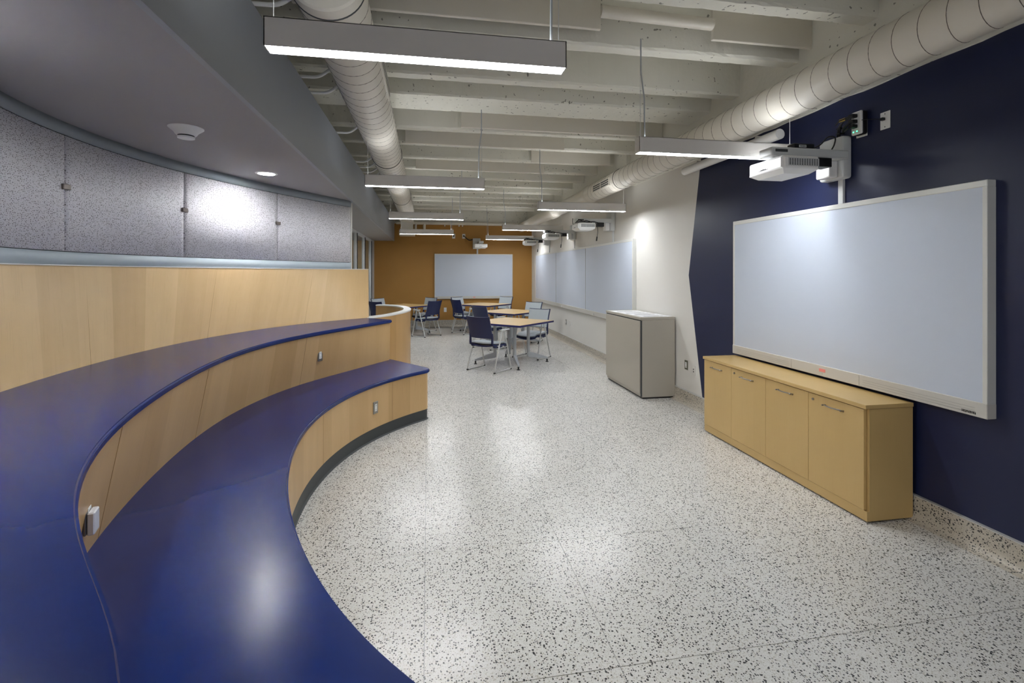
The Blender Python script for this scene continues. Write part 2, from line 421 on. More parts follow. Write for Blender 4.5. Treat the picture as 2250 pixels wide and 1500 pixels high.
# curved wall with bands and perforated panels
wpts = WL.pts(AMIN, A1, 90)
wcur = strip('wall_curved', wpts, 0, wpts, ZSOF, WHITEW, None, thick=0); tag(wcur, kind='structure')
outer = WL.pts(AMIN, A1, 90, .12)
strip('wall_back_face', outer, 0, outer, ZSOF, WHITEW, wcur)
e0, e1 = wpts[-1], outer[-1]
mesh('end_face', [(e0[0], e0[1], 0), (e1[0], e1[1], 0), (e1[0], e1[1], ZSOF), (e0[0], e0[1], ZSOF)], [(0, 1, 2, 3)], BAND, wcur)
def hit_arc(px, arc, d=0, z=None):
    a = TH + math.atan((px - CXP) / FPX); dx, dy = math.sin(a), math.cos(a); best = None
    lo = math.radians(-45)
    for i in range(4000):
        q = lo + (math.radians(60) - lo) * i / 4000; x, y = arc.xy(q, d)
        e = abs(x * dy - y * dx)
        if y > .3 and (best is None or e < best[0]): best = (e, q)
    return best[1]
ja = [hit_arc(p, WL) for p in (126, 394, 603)]
dj = ja[1] - ja[0]
edges = [AMIN] + [ja[0] - dj * k for k in (3, 2, 1)] + ja + [A1 - .001]
edges = sorted(e for e in edges if e >= AMIN)
g = .0009
for a0, a1 in zip(edges, edges[1:]):
    if a1 - a0 < .02: continue
    pp = WL.pts(a0 + g, a1 - g, 24, -.03); off = WL.r((a0 + a1) / 2) * a0
    o = strip('perforated_panel', pp, 1.735, pp, 2.447, perforated() if 'PERF' not in globals() else PERF, wcur, thick=-.012)
    PERF = o.data.materials[0]
    for l in o.data.uv_layers[0].data: l.uv = (l.uv[0] + off * 1.0 + 20, l.uv[1])
bt = WL.pts(AMIN, A1, 90, -.034); strip('upper_band', bt, 2.452, bt, ZSOF, BANDT, wcur, thick=-.01)
bb = WL.pts(AMIN, A1, 90, -.034); strip('lower_band', bb, ZB, bb, 1.73, BAND, wcur, thick=-.01)
sh = WL.pts(AMIN, A1, 90, -.018); strip('shadow_gap', sh, 1.70, sh, 2.50, DARKG, wcur)
for q in ja:      # square clips on the joints
    x, y = WL.xy(q, -.05); an = math.atan2(CC[1] - y, CC[0] - x)
    c = empty('panel_clip', (x, y, 2.13), an, 'small square bronze clip on a perforated panel joint', 'clip', 'clips on the perforated panels')
    bm = bmesh.new(); add_box(bm, -.028, .008, -.03, .03, -.017, .017, .003); bobj('clip_body', bm, M('clip_bronze', srgb(112, 104, 100), .35, metal=.6), c, True)
    box('clip_back', -.03, -.02, -.036, -.02, -.016, .016, BLACK, c)
names = ['bronze clip on the first panel joint from the left', 'bronze clip on the middle panel joint', 'bronze clip on the farthest panel joint beside the glass']
for o, s in zip([o for o in COL.objects if o.name.startswith('panel_clip')], names): o['label'] = 'small ' + s

# ------------------------------------------------------------------ curved tiered bench
def rnd_corner(path, i, rad):
    a, b, c = Vector(path[i - 1]), Vector(path[i]), Vector(path[i + 1])
    s, e = None, None
    # walk back along the path until rad is reached
    j = i; d = 0
    while j > 0 and d < rad: d += math.dist(path[j], path[j - 1]); j -= 1
    s = Vector(path[j]); e = b + (c - b).normalized() * rad
    arc = [tuple(s * (1 - t) ** 2 + b * 2 * t * (1 - t) + e * t * t) for t in [k / 8 for k in range(9)]]
    return path[:j] + arc + path[i + 1:], j
def tier(name, arc, tip, endp, zs, zb, backd, rounding, base_d, label, kick, backarc, cat):
    root = empty(name, (0, 0, 0), 0, label, cat)
    at = math.atan2(tip[1] - CC[1], CC[0] - tip[0])
    fr = arc.pts(AMIN, at, 100); fr[-1] = tip
    path, j = rnd_corner(fr + [endp], len(fr) - 1, rounding)
    ae = math.atan2(endp[1] - CC[1], CC[0] - endp[0])
    back = backarc.pts(AMIN, ae, 60, backd)
    slab('seat_top', path + back[::-1], zs - .036, zs, NAVYL, root, .009)
    # inset path for riser
    ins = []
    for k, p in enumerate(path):
        a, b = path[max(0, k - 1)], path[min(len(path) - 1, k + 1)]
        t = Vector((b[0] - a[0], b[1] - a[1])).normalized(); nrm = Vector((-t.y, t.x))
        if nrm.dot(Vector((p[0] - CC[0], p[1] - CC[1]))) < 0: nrm = -nrm
        if k > j: 
            cen = Vector(back[-1]) + (Vector(back[-10]) - Vector(back[-1])); 
            if nrm.dot(cen - Vector(p)) < 0: nrm = -nrm
        ins.append((p, nrm))
    top = [(p[0] + n.x * .022, p[1] + n.y * .022) for p, n in ins]
    bot = []
    for k, (p, n) in enumerate(ins):
        a = math.atan2(p[1] - CC[1], CC[0] - p[0]); d = base_d(a) if k <= j else base_d(at)
        bot.append((p[0] + n.x * d, p[1] + n.y * d))
    zk = .115 if kick else zb
    z_top = zs - .036
    if kick:
        strip('riser_panel', top, z_top, bot, zk, WOODC, root)
        kb = [(p[0] + n.x * (base_d(0) + .004), p[1] + n.y * (base_d(0) + .004)) for p, n in ins]
        strip('toe_base', kb, zk + .004, kb, .004, DARKG, root)
        kf = [(p[0] + n.x * (base_d(0) - .008), p[1] + n.y * (base_d(0) - .008)) for p, n in ins]
        strip('toe_lip', kb, .012, kf, .001, DARKG, root)
    else: strip('riser_panel', top, z_top, bot, zk, WOODC, root)
    return root, top, bot
lower, ltop, lbot = tier('bench', L, (.06, 5.385), (-.43, 6.06), ZL, 0, .30, .12, lambda a: .022, 'lower curved bench tier with navy top and maple front over dark base', True, U, 'bench')
upper, utop, ubot = tier('bench', U, (-.405, 6.04), (-.735, 6.33), ZU, ZL, .06, .07, lambda a: .028 + .075 * min(1, max(0, (.72 - a) / .35)), 'upper curved bench tier with navy top, tall maple riser and leaning maple backrest', False, BK, 'bench')
# backrest
ae = math.atan2(6.34 - CC[1], CC[0] + .735); at_ = math.atan2(6.80 - CC[1], CC[0] + .85)
n = 100; bot = BK.pts(AMIN, ae, n); tp = WL.pts(AMIN, A1, n, -.055); 
tp = [WL.xy(AMIN + (at_ - AMIN) * i / (n - 1), -.05) for i in range(n)]
tb = [(p[0] + (p[0] - CC[0]) * .005, p[1] + (p[1] - CC[1]) * .005) for p in tp]
bkr = strip('backrest', bot, ZU, tp, ZB - .004, WOODB, upper)
strip('back_face', tb, ZU - .5, tb, ZB - .004, WOODB, bkr)
ep, eb, et, etb = bot[-1], bot[-1], tp[-1], tb[-1]
mesh('end_cap', [(ep[0], ep[1], ZU), (etb[0], etb[1], ZU), (etb[0], etb[1], ZB - .004), (et[0], et[1], ZB - .004)], [(0, 1, 2, 3)], WOODB, bkr)
tf = [(p[0] - (p[0] - CC[0]) * .0015, p[1] - (p[1] - CC[1]) * .0015) for p in tp]
tbb = [(p[0] + (p[0] - CC[0]) * .006, p[1] + (p[1] - CC[1]) * .006) for p in tb]
v = [(x, y, ZB) for x, y in tf] + [(x, y, ZB) for x, y in tbb] + [(x, y, ZB - .007) for x, y in tf]
f = [(i, i + 1, n + i + 1, n + i) for i in range(n - 1)] + [(i, i + 1, 2 * n + i + 1, 2 * n + i) for i in range(n - 1)]
mesh('top_cap', v, f, WHITEP, bkr)
# seams in the veneer: fine recessed joints
def seam(parent, a, b, mat=M('veneer_joint', srgb(150, 112, 66), .5)):
    tube('joint', [a, b], .0012, mat, parent, n=4)
for fr in (.47, .62, .76, .9):
    i = int(fr * (n - 1)); seam(bkr, (bot[i][0], bot[i][1], ZU), (tp[i][0], tp[i][1], ZB - .01))
for root, T, B, z0, z1, ks in ((upper, utop, ubot, ZU - .04, ZL, (28, 45, 61, 80)), (lower, ltop, lbot, ZL - .04, .115, (30, 50, 72, 90))):
    for k in ks: seam(root, (T[k][0], T[k][1], z0), (B[k][0], B[k][1], z1))
# curved half wall behind the bench end
HO = [(-.75, 6.33), (-.68, 6.40), (-.607, 6.49), (-.485, 6.70), (-.357, 7.04), (-.28, 7.35), (-.256, 7.68), (-.29, 8.02), (-.363, 8.31), (-.5, 8.58), (-.68, 8.78), (-.85, 8.88)]
def smooth_path(p, n=48):
    P = [Vector(q) for q in p]; out = []
    for i in range(len(P) - 1):
        a, b, c, d = P[max(0, i - 1)], P[i], P[i + 1], P[min(len(P) - 1, i + 2)]
        for k in range(6):
            t = k / 6; out.append(tuple(.5 * ((2 * b) + (-a + c) * t + (2 * a - 5 * b + 4 * c - d) * t * t + (-a + 3 * b - 3 * c + d) * t ** 3)))
    out.append(tuple(P[-1])); return out
ho = smooth_path(HO)
def offset(path, d):
    out = []
    for k, p in enumerate(path):
        a, b = path[max(0, k - 1)], path[min(len(path) - 1, k + 1)]; t = Vector((b[0] - a[0], b[1] - a[1])).normalized()
        out.append((p[0] - t.y * d, p[1] + t.x * d))
    return out
hw = empty('half_wall', (0, 0, 0), 0, 'low maple half wall curling round behind the bench end with white cap', 'partition')
hi = offset(ho, .115); ho2 = offset(ho, .008); hi2 = offset(ho, .107)
strip('outer_veneer', ho2, 0, ho2, 1.02, WOODI, hw); strip('inner_veneer', hi2, 0, hi2, 1.02, WOODI, hw)
mesh('end_panel', [(*ho2[-1], 0), (*hi2[-1], 0), (*hi2[-1], 1.02), (*ho2[-1], 1.02)], [(0, 1, 2, 3)], WOODI, hw)
slab('cap', ho + hi[::-1], 1.018, 1.04, WHITEP, hw, .004)

# outlets on the risers and walls
def outlet(loc, rz, label, group, plate=STEEL, w=.07, h=.115, tilt=0, dark=False):
    o = empty('wall_outlet', loc, rz, label, 'outlet', group)     # faces +x locally
    o.rotation_euler = (0, tilt, rz)
    bm = bmesh.new(); add_box(bm, 0, .007, -w / 2, w / 2, -h / 2, h / 2, .002); bobj('plate', bm, plate, o, True)
    s = box('socket', .004, .0095, -.017, .017, -.034, .034, WHITEP, o, .001)
    bm = bmesh.new()
    for z in (-.02, .02):
        for y in (-.006, .006): add_box(bm, .009, .0101, y - .001, y + .001, z - .005, z + .005)
    tag(bobj('slots', bm, BLACK, s), kind='stuff'); return o
def on_tier(px, T, B, zt, zb, z, ymin=.8):
    a = TH + math.atan((px - CXP) / FPX); dx, dy = math.sin(a), math.cos(a); best = None
    f = (z - zb) / (zt - zb)
    for k in range(5, len(T) - 10):
        x, y = B[k][0] + (T[k][0] - B[k][0]) * f, B[k][1] + (T[k][1] - B[k][1]) * f
        e = abs(x * dy - y * dx)
        if y > ymin and x * dx + y * dy > 0 and (best is None or e < best[0]):
            t = Vector((T[k + 1][0] - T[k - 1][0], T[k + 1][1] - T[k - 1][1])).normalized(); nn = Vector((t.y, -t.x))
            if nn.dot(Vector((CC[0] - x, CC[1] - y))) < 0: nn = -nn
            best = (e, x, y, math.atan2(nn.y, nn.x))
    return best[1:]
G = 'power outlets on the bench risers'
x, y, r = on_tier(700, utop, ubot, ZU, ZL, .79); outlet((x, y, .79), r, 'steel outlet plate on the upper bench riser near its far end', G)
x, y, r = on_tier(827, ltop, lbot, ZL, .115, .31, 3); outlet((x, y, .31), r, 'steel outlet plate on the lower bench riser above the dark base', G)
x, y, r = on_tier(189, utop, ubot, ZU, ZL, .73)
o = outlet((x, y, .73), r, 'steel outlet plate with clear flip cover on the near upper riser', G)
bm = bmesh.new(); add_box(bm, .008, .03, -.03, .03, -.06, .02, .004); bobj('clear_cover', bm, M('clear_plastic', srgb(225, 225, 232), .12, spec=.8), o, True)

# ------------------------------------------------------------------ glass partition on the left, far part
XGL = XG
def window(n, y0, y1):
    w = empty('window_%d' % n, (XGL, (y0 + y1) / 2, 0), 0, kind='structure'); h = (y1 - y0) / 2; zt = 2.47
    st = .07
    box('stile', -.03, .03, -h, -h + st, 0, zt, MULL, w); box('stile', -.03, .03, h - st, h, 0, zt, MULL, w)
    box('top_rail', -.03, .03, -h, h, zt, ZSOF, MULL, w); box('bottom_rail', -.03, .03, -h, h, 0, .1, MULL, w)
    box('gasket', -.02, .045, h, h + .045, 0, zt + .01, BLACK, w)
    mesh('glass_pane', [(0, -h + st, .1), (0, h - st, .1), (0, h - st, zt), (0, -h + st, zt)], [(0, 1, 2, 3)], GLASS, w)
ysw = [6.72, 8.05, 9.25, 10.15, 11.14, 12.5, 13.93]
for i in range(len(ysw) - 1): window(i + 1, ysw[i] + (.05 if i else 0), ysw[i + 1])
tag(box('trim_3', XG - .05, XG + .05, 14.0, YF, 0, ZSOF, MULL), kind='structure')
tag(box('trim_4', XG - .05, -1.0, 6.68, 6.76, 0, ZSOF, WHITEW), kind='structure')
# corridor wall beyond glass
tag(box('wall_corridor', -3.3, -3.2, 7, YF, 0, ZSOF, BEIGE), kind='structure')

# ------------------------------------------------------------------ recessed downlights and smoke detector
def downlight(x, y, label):
    l = bpy.data.lights.new('downlight_beam', 'SPOT'); l.energy = 8; l.spot_size = math.radians(118); l.spot_blend = 1; l.shadow_soft_size = .06; l.color = (.95, .97, 1)
    o = empty('downlight', (x, y, ZSOF), 0, label, 'light', 'recessed downlights in the grey soffit')
    lo = bpy.data.objects.new('downlight_beam', l); link(lo); lo.parent = o; lo.location = (0, 0, -.012)
    lathe('trim_ring', [(.072, -.001), (.072, -.006), (.095, -.004), (.097, 0)], WHITEP, o)
    lathe('lens', [(.001, -.0035), (.071, -.0035)], DOWN, o)
downlight(-1.49, 4.86, 'round recessed downlight glowing in the grey soffit')
for k, yy in enumerate((8.6, 10.9, 13.1)):  # unseen lamps, added to brighten the corridor behind the glass
    downlight(-2.4, yy, 'unseen downlight added to brighten the corridor beyond the glass partition, %s' % ('nearest the curved wall', 'middle one', 'nearest the ochre wall')[k])
downlight(-1.62, 1.9, 'unseen round downlight added as fill above the near bench')  # extra unseen lamp, added as fill for the near bench and panels
o = empty('smoke_detector', (-1.53, 3.42, ZSOF), 0, 'white conical smoke detector on the grey soffit', 'detector')
lathe('dish', [(.1, 0), (.1, -.004), (.09, -.012), (.07, -.028), (.058, -.046), (.052, -.05)], WHITEP, o)
lathe('sensor_slot', [(.047, -.046), (.047, -.062)], BLACK, o); lathe('sensor_cap', [(.04, -.056), (.05, -.058), (.048, -.068), (.03, -.072)], WHITEP, o)

# ------------------------------------------------------------------ linear pendant lights
def pendant(x0, x1, y, label, wl=3.36, wr=3.36, z=2.5, right_cord=True):
    Lx = x1 - x0; W2, H = .04, .115
    o = empty('pendant_light', ((x0 + x1) / 2, y, z), 0, label, 'light', 'linear lamps hanging in two rows'); h = Lx / 2
    bm = bmesh.new()
    add_box(bm, -h, h, -W2, -W2 + .004, 0, H); add_box(bm, -h, h, W2 - .004, W2, 0, H)
    add_box(bm, -h, -h + .004, -W2, W2, 0, H); add_box(bm, h - .004, h, -W2, W2, 0, H)
    add_box(bm, -h, h, -W2, W2, H - .003, H)
    bobj('housing', bm, WHITEM, o)
    box('lens', -h + .004, h - .004, -W2 + .004, W2 - .004, .001, .006, TUBE, o)
    box('uplight', -h + .05, h - .05, -.02, .02, H, H + .001, UPL, o)
    for s in (-1, 1):
        wz = (wl if s < 0 else wr) - z
        tube('wire', [(s * (h - .025), 0, H - .003), (s * (h - .025), 0, wz)], .0022, SILV, o, n=5)
        lathe('gripper', [(.005, 0), (.006, .01), (.003, .022)], SILV, o, c=(s * (h - .025), 0, H - .004), n=8)
    s = 1 if right_cord else -1
    tube('power_cord', [(s * (h - .06), .0, H), (s * (h - .057), .0, H + .3), (s * (h - .03), 0, H + .5), (s * (h - .03), 0, 3.36 - z)], .006, GREYM, o, n=6)
    return o
def PXs(px, z, py):   # plan point of a pixel at height z
    d = (z - CAMH) * FPX / (HYP - py); xc = (px - CXP) / FPX * d
    return d * math.sin(TH) + xc * math.cos(TH), d * math.cos(TH) - xc * math.sin(TH)
LY = [-1.1, 2.09, 5.20, 8.28, 11.5]
RY = [3.42, 6.75, 10.1, 13.05]
LN = ['linear lamp above and behind the camera on the left', 'large near linear lamp hanging in front of the left duct end', 'second linear lamp of the left row crossing the left duct', 'third linear lamp of the left row', 'farthest linear lamp of the left row above the ochre wall']
RN = ['linear lamp whose end meets the near projector', 'second linear lamp of the right row over the beige cabinet', 'third linear lamp of the right row beside a wall projector', 'farthest linear lamp of the right row near the room corner']
for y, s in zip(LY, LN): pendant(-.64, .60, y, s, wl=3.36 if y < 2.5 else 2.972, right_cord=True)
for y, s in zip(RY, RN): pendant(1.55, 2.87, y, s, wr=2.832, right_cord=False)

# ------------------------------------------------------------------ ducts
def helix(name, r, y0, y1, pitch, parent, w=.0022):
    bm = bmesh.new(); pts = []; n = int((y1 - y0) / pitch * 28)
    for i in range(n + 1):
        a = i / 28 * 2 * math.pi; pts.append((r * math.cos(a), y0 + i / 28 * pitch, r * math.sin(a)))
    add_tube(bm, pts, w, 4); return bobj(name, bm, SEAM, parent)
def cyl_y(bm, r, y0, y1, n=40, prof=None):
    prof = prof or [(r, y0), (r, y1)]
    rings = [[bm.verts.new((rr * math.cos(2 * math.pi * k / n), yy, rr * math.sin(2 * math.pi * k / n))) for k in range(n)] for rr, yy in prof]
    for A, B in zip(rings, rings[1:]):
        for k in range(n): bm.faces.new((A[k], A[(k + 1) % n], B[(k + 1) % n], B[k]))
    bm.faces.new(rings[0]); bm.faces.new(rings[-1][::-1])
def tubey(name, prof, mat, parent, n=48):
    bm = bmesh.new(); cyl_y(bm, 0, 0, 0, n, prof); return bobj(name, bm, mat, parent, smooth=True)
DL = empty('air_duct', (-.525, 0, 3.14), 0, 'white spiral air duct on the left running between lamps and soffit', 'duct')
tubey('duct_body', [(.19, 2.66), (.19, 12.3)], DUCT, DL); helix('spiral_seam', .190, 2.72, 12.3, .157, DL)
tubey('end_cap', [(.15, 2.60), (.186, 2.605), (.196, 2.62), (.196, 2.70), (.19, 2.705)], DUCT, DL)
tubey('cap_rim', [(.1965, 2.70), (.199, 2.703), (.199, 2.711), (.19, 2.713)], DARKG, DL)
for y in (6.45, 9.9): tubey('coupling', [(.19, y), (.196, y + .01), (.196, y + .09), (.19, y + .1)], DUCT, DL); tubey('coupling_edge', [(.1965, y - .004), (.1965, y)], DARKG, DL)
g = empty('slot_register', (0, 0, 0)); g.parent = DL
for o in [g]: COL.objects.unlink(o); bpy.data.objects.remove(o)
def slot(y0, y1):
    f_ = box('slot_frame', .168, .200, y0, y1, -.045, .075, DUCT, DL, .003)
    box('slot_opening', .185, .202, y0 + .03, y1 - .03, -.012, -.002, BLACK, f_); box('slot_opening', .185, .202, y0 + .03, y1 - .03, .03, .04, BLACK, f_)
slot(3.3, 4.35)
# diffuser box at the far end
o = empty('duct_diffuser', (-.56, 13.6, 0), 0, 'white square diffuser box under the far end of the left duct', 'vent')
box('collar', -.17, .17, -1.3, .2, 2.97, 3.3, DUCT, o, .01); box('neck', -.16, .16, -.1, .2, 2.75, 3.0, DUCT, o)
box('diffuser_frame', -.21, .21, -.15, .25, 2.62, 2.76, DUCT, o, .004); box('diffuser_slot', -.17, .17, -.152, -.14, 2.68, 2.70, DARKG, o)
DR = empty('air_duct', (2.785, 0, 2.965), 0, 'slim white spiral air duct running along the right wall', 'duct')
tubey('duct_body', [(.146, YB), (.146, 8.0)], DUCT, DR); helix('spiral_seam', .146, YB, 7.9, .15, DR)
tubey('reducer', [(.146, 8.0), (.152, 8.02), (.152, 8.1), (.13, 8.25), (.13, 14.3)], DUCT, DR)
for y in (4.9, 6.65, 8.0): tubey('coupling', [(.146, y), (.151, y + .008), (.151, y + .075), (.146, y + .08)], DUCT, DR)
tubey('coupling_edge', [(.1515, 6.648), (.1515, 6.654)], BLACK, DR)
tubey('elbow_cap', [(.12, 10.3), (.145, 10.34), (.15, 10.4), (.15, 10.7), (.13, 10.75)], DUCT, DR)
gr = box('grille_frame', -.155, -.12, 6.78, 7.5, -.075, .045, DUCT, DR, .003)
for k in range(3):
    for y0, y1 in ((6.81, 7.12), (7.16, 7.47)):
        box('grille_slot', -.158, -.15, y0, y1, -.055 + k * .032, -.038 + k * .032, DARKG, gr)
pp_ = tag(tube('pipe', [(3.0, 3.72, 2.80), (3.0, 5.3, 2.80)], .045, WHITEP, n=14), 'short capped white pipe under the right duct', 'pipe')
for y in (4.0, 5.0): box('pipe_bracket', 2.98, XR, y, y + .02, 2.84, 2.86, WHITEM, pp_)
# conduits hopping from the soffit edge toward the left duct
cy = [1.95, 2.95, 3.98, 4.32, 5.5, 6.9, 7.25, 7.6, 7.95]
for i, y in enumerate(cy):
    p = fillet([(XF - .06, y, 2.98), (XF - .06, y, 3.13), (-.86, y + .03, 3.14), (-.80, y + .04, 3.16), (-.70, y + .06, 3.3), (-.6, y + .08, 3.36)], .04)
    p = fillet([(XF - .02, y, 3.125), (-.84, y, 3.125), (-.72, y, 3.22), (-.62, y, 3.37)], .05)
    o = tube('conduit', p, .013, WHITEP, n=8)
    tag(o, 'bent white conduit at the soffit edge beside the left duct, ' + ('nearest the camera', 'second from the camera', 'third from the camera', 'fourth, close to the third', 'fifth from the camera', 'first of the far four', 'second of the far four', 'third of the far four', 'last of the far four')[i], 'conduit', 'bent conduits beside the left duct')
# pipes at the far wall
o = empty('sprinkler_pipe', (0, 14.42, 3.06), 0, 'white pipe run along the top of the ochre wall', 'pipe')
tube('main_pipe', [(-.9, 0, 0), (2.6, 0, 0)], .05, DUCT, o, n=12)
tube('drop_pipe', fillet([(-.1, 0, 0), (-.35, 0, 0), (-.35, 0, -.3)], .08), .035, DUCT, o, n=10); tube('drop_pipe', [(-.1, 0, .0), (-.1, 0, -.32)], .04, DUCT, o, n=10)
for x in (.48, .9, 1.0): box('hanger', x, x + .03, -.03, .03, -.09, -.03, WHITEM, o)

# ------------------------------------------------------------------ whiteboards
def board_y(y0, y1, z0, z1, name, label, seams=(), interactive=True):
    o = empty(name, (XR, (y0 + y1) / 2, z0), 0, label, 'whiteboard'); h = (y1 - y0) / 2; H = z1 - z0
    X0, X1 = -.062, 0
    box('surface', X0 + .004, -.02, -h + .02, h - .02, .07, H - .02, BOARD, o)
    fr = bmesh.new(); add_box(fr, X0, X1, -h, h, H - .038, H, .003); bobj('top_rail', fr, ALU, o, True)
    for s in (-1, 1):
        a, b = (s * h, s * (h - .025)); box('side_rail', X0, X1, min(a, b), max(a, b), .08, H - .037, ALU, o, .002)
    br = box('bottom_rail', X0 - .004, X1, -h - .002, h + .002, 0, .085, RAILM, o, .003)
    return o, h, H, br
o, h, H, br = board_y(2.205, 4.49, .78, 2.122, 'whiteboard', 'large near whiteboard on the navy wall above the maple cabinet')
for y0, y1 in ((-h + .06, -.36), (.36, h - .06)):
    for z in (.018, .034, .05): box('groove', -.0672, -.0655, y0, y1, z, z + .0012, LINE, br)
for y in (-.33, .33): box('groove', -.0672, -.0655, y - .0008, y + .0008, .004, .082, LINE, br)
box('rail_sticker', -.068, -.066, -.03, .03, .035, .06, PINK, br); lathe('power_dot', [(.003, 0), (.003, .002)], BLACK, br, c=(-.066, 0, .02), n=8)  # the pink piece is a sticker on the rail, no lamp
bm = bmesh.new()
for i in range(9): add_box(bm, -.0672, -.066, -h + .055 + i * .0085, -h + .060 + i * .0085, .012 + (i % 3) * .001, .022 + (i % 2) * .002)
add_box(bm, -.0672, -.066, -h + .055, -h + .13, .024, .0265); bobj('logo_mark', bm, BLACK, br)
o, h, H, br = board_y(6.95, 13.7, .79, 2.12, 'whiteboard', 'long jointed whiteboard along the white wall behind the tables')
for y in (9.2, 11.45): box('board_joint', -.0625, -.055, y - 10.325 - .002, y - 10.325 + .002, .085, H - .03, LINE, o)
for y in (8.7, 10.9): box('rail_knob', -.076, -.066, y - 10.325 - .01, y - 10.325 + .01, .02, .05, SILV, br)
ob = empty('whiteboard', (1.365, YF, .825), 0, 'whiteboard on the ochre far wall', 'whiteboard')
box('surface', -1.15, 1.15, -.05, -.01, .05, 1.32, BOARD, ob)
box('top_rail', -1.17, 1.17, -.056, 0, 1.305, 1.335, ALU, ob, .003)
for s in (-1, 1): box('side_rail', min(s * 1.17, s * 1.15), max(s * 1.17, s * 1.15), -.056, 0, .06, 1.31, ALU, ob, .002)
box('bottom_rail', -1.17, 1.17, -.06, 0, 0, .075, RAILM, ob, .003); box('rail_sticker', -.03, .03, -.063, -.058, .03, .055, PINK, ob)  # same pink sticker on this rail, it does not glow

# ------------------------------------------------------------------ projectors on wall arms (local: wall plane at x=0, arm toward -x)
def projector(label, cable=True):
    o = empty('wall_projector', (0, 0, 0), 0, label, 'projector', 'short throw projectors on wall arms')
    bm = bmesh.new(); add_box(bm, -.085, 0, -.115, .115, 2.31, 2.63, .022, 3); wp = bobj('wall_plate', bm, LGREY, o, True)
    bm = bmesh.new(); add_box(bm, -.16, -.085, -.07, .06, 2.32, 2.45, .012, 2); bobj('plate_cover', bm, WHITEP, o, True)
    bm = bmesh.new(); add_box(bm, -.70, -.05, -.14, .0, 2.445, 2.512, .012, 2); arm = bobj('arm', bm, LGREY, o, True)
    box('arm_vent', -.67, -.57, -.1415, -.138, 2.475, 2.495, DARKG, arm)
    box('raceway', -.022, 0, -.05, -.005, 2.12, 2.32, LGREY, o, .002)
    # projector body: tapered underside
    bm = bmesh.new()
    x0, x1, y0, y1 = -.70, -.40, -.25, .12
    def ring(z, i, j): return [bm.verts.new(p) for p in ((x0 + i, y0 + j, z), (x1 - i, y0 + j, z), (x1 - i, y1 - j, z), (x0 + i, y1 - j, z))]
    R = [ring(2.425, .012, .012), ring(2.41, 0, 0), ring(2.345, 0, 0), ring(2.335, .006, .006), ring(2.305, .05, .05)]
    for A, B in zip(R, R[1:]):
        for k in range(4): bm.faces.new((A[k], A[(k + 1) % 4], B[(k + 1) % 4], B[k]))
    bm.faces.new(R[0]); bm.faces.new(R[-1][::-1])
    es = [e for e in bm.edges if abs(e.verts[0].co.z - e.verts[1].co.z) > .02 and abs(e.verts[0].co.z + e.verts[1].co.z - 4.755) < .04]
    bmesh.ops.bevel(bm, geom=es, offset=.02, segments=3, affect='EDGES')
    body = bobj('projector_body', bm, WHITEP, o, True)
    bm = bmesh.new(); add_box(bm, -.655, -.41, y0 - .001, y0 + .004, 2.355, 2.405); bobj('grille', bm, DARKG, body)
    bm = bmesh.new()
    for i in range(13): add_box(bm, -.655 + i * .0195, -.649 + i * .0195, y0 - .0035, y0, 2.352, 2.408)
    for k in range(6): add_box(bm, -.655, -.41, y0 - .0025, y0, 2.356 + k * .0088, 2.3585 + k * .0088)
    bobj('grille_bars', bm, LGREY, body)
    bm = bmesh.new()
    for i in range(5): add_box(bm, x0 - .001, x0 + .003, -.1 + i * .02, -.08 + i * .02, 2.352, 2.352 + (.004, .009, .011, .009, .004)[i])
    bobj('lens_notch', bm, BLACK, body)
    bm = bmesh.new(); add_tube(bm, [(x0 - .001, -.14 + .012 * math.cos(q), 2.385 + .012 * math.sin(q)) for q in [2 * math.pi * k / 16 for k in range(16)]], .0012, 4, closed=True); bobj('round_mark', bm, LGREY, body)
    box('mount', -.62, -.48, -.12, -.02, 2.42, 2.45, LGREY, o)
    bm = bmesh.new(); add_box(bm, -.33, -.22, -.16, -.06, 2.375, 2.44, .003); bobj('adapter', bm, BLACK, o, True)
    return o
p1 = projector('near white projector on a wall arm above the large navy wall whiteboard')
proto = p1; spots = [(7.9, 'first projector over the long whiteboard, nearest the beige cabinet'), (10.1, 'middle projector over the long whiteboard'), (12.3, 'farthest projector over the long whiteboard, near the corner')]
p1.location = (XR, 3.25, 0)
others = []
for y, s in spots:
    c = copy_tree(proto); c.location = (XR, y, 0); c['label'] = s; others.append(c)
c5 = copy_tree(proto); c5.location = (1.44, YF, 0); c5.rotation_euler = (0, 0, math.pi / 2); c5['label'] = 'projector on the ochre wall seen from the front'
# hanging cable loops of the three middle ones
for c in others:
    bm = bmesh.new()
    add_tube(bm, fillet([(-.70, -.2, 2.44), (-.62, -.2, 2.455), (-.5, -.19, 2.44), (-.42, -.2, 2.455), (-.3, -.14, 2.43)], .03), .007, 6)
    add_tube(bm, fillet([(-.72, -.16, 2.43), (-.68, -.2, 2.48), (-.6, -.21, 2.45), (-.55, -.2, 2.47), (-.45, -.2, 2.44)], .03), .007, 6)
    add_tube(bm, fillet([(-.43, -.2, 2.43), (-.36, -.21, 2.42), (-.345, -.2, 2.3), (-.36, -.2, 2.18)], .05), .005, 6)
    add_tube(bm, [(-.36, -.2, 2.2), (-.37, -.2, 2.13)], .012, 6)
    bobj('cable', bm, CABLE, c, 60)
    c_ = bmesh.new(); add_tube(c_, fillet([(-.04, -.02, 2.62), (-.05, .0, 2.70), (-.03, .05, 2.78)], .03), .006, 6); bobj('feed_cable', c_, CABLE, c, True)
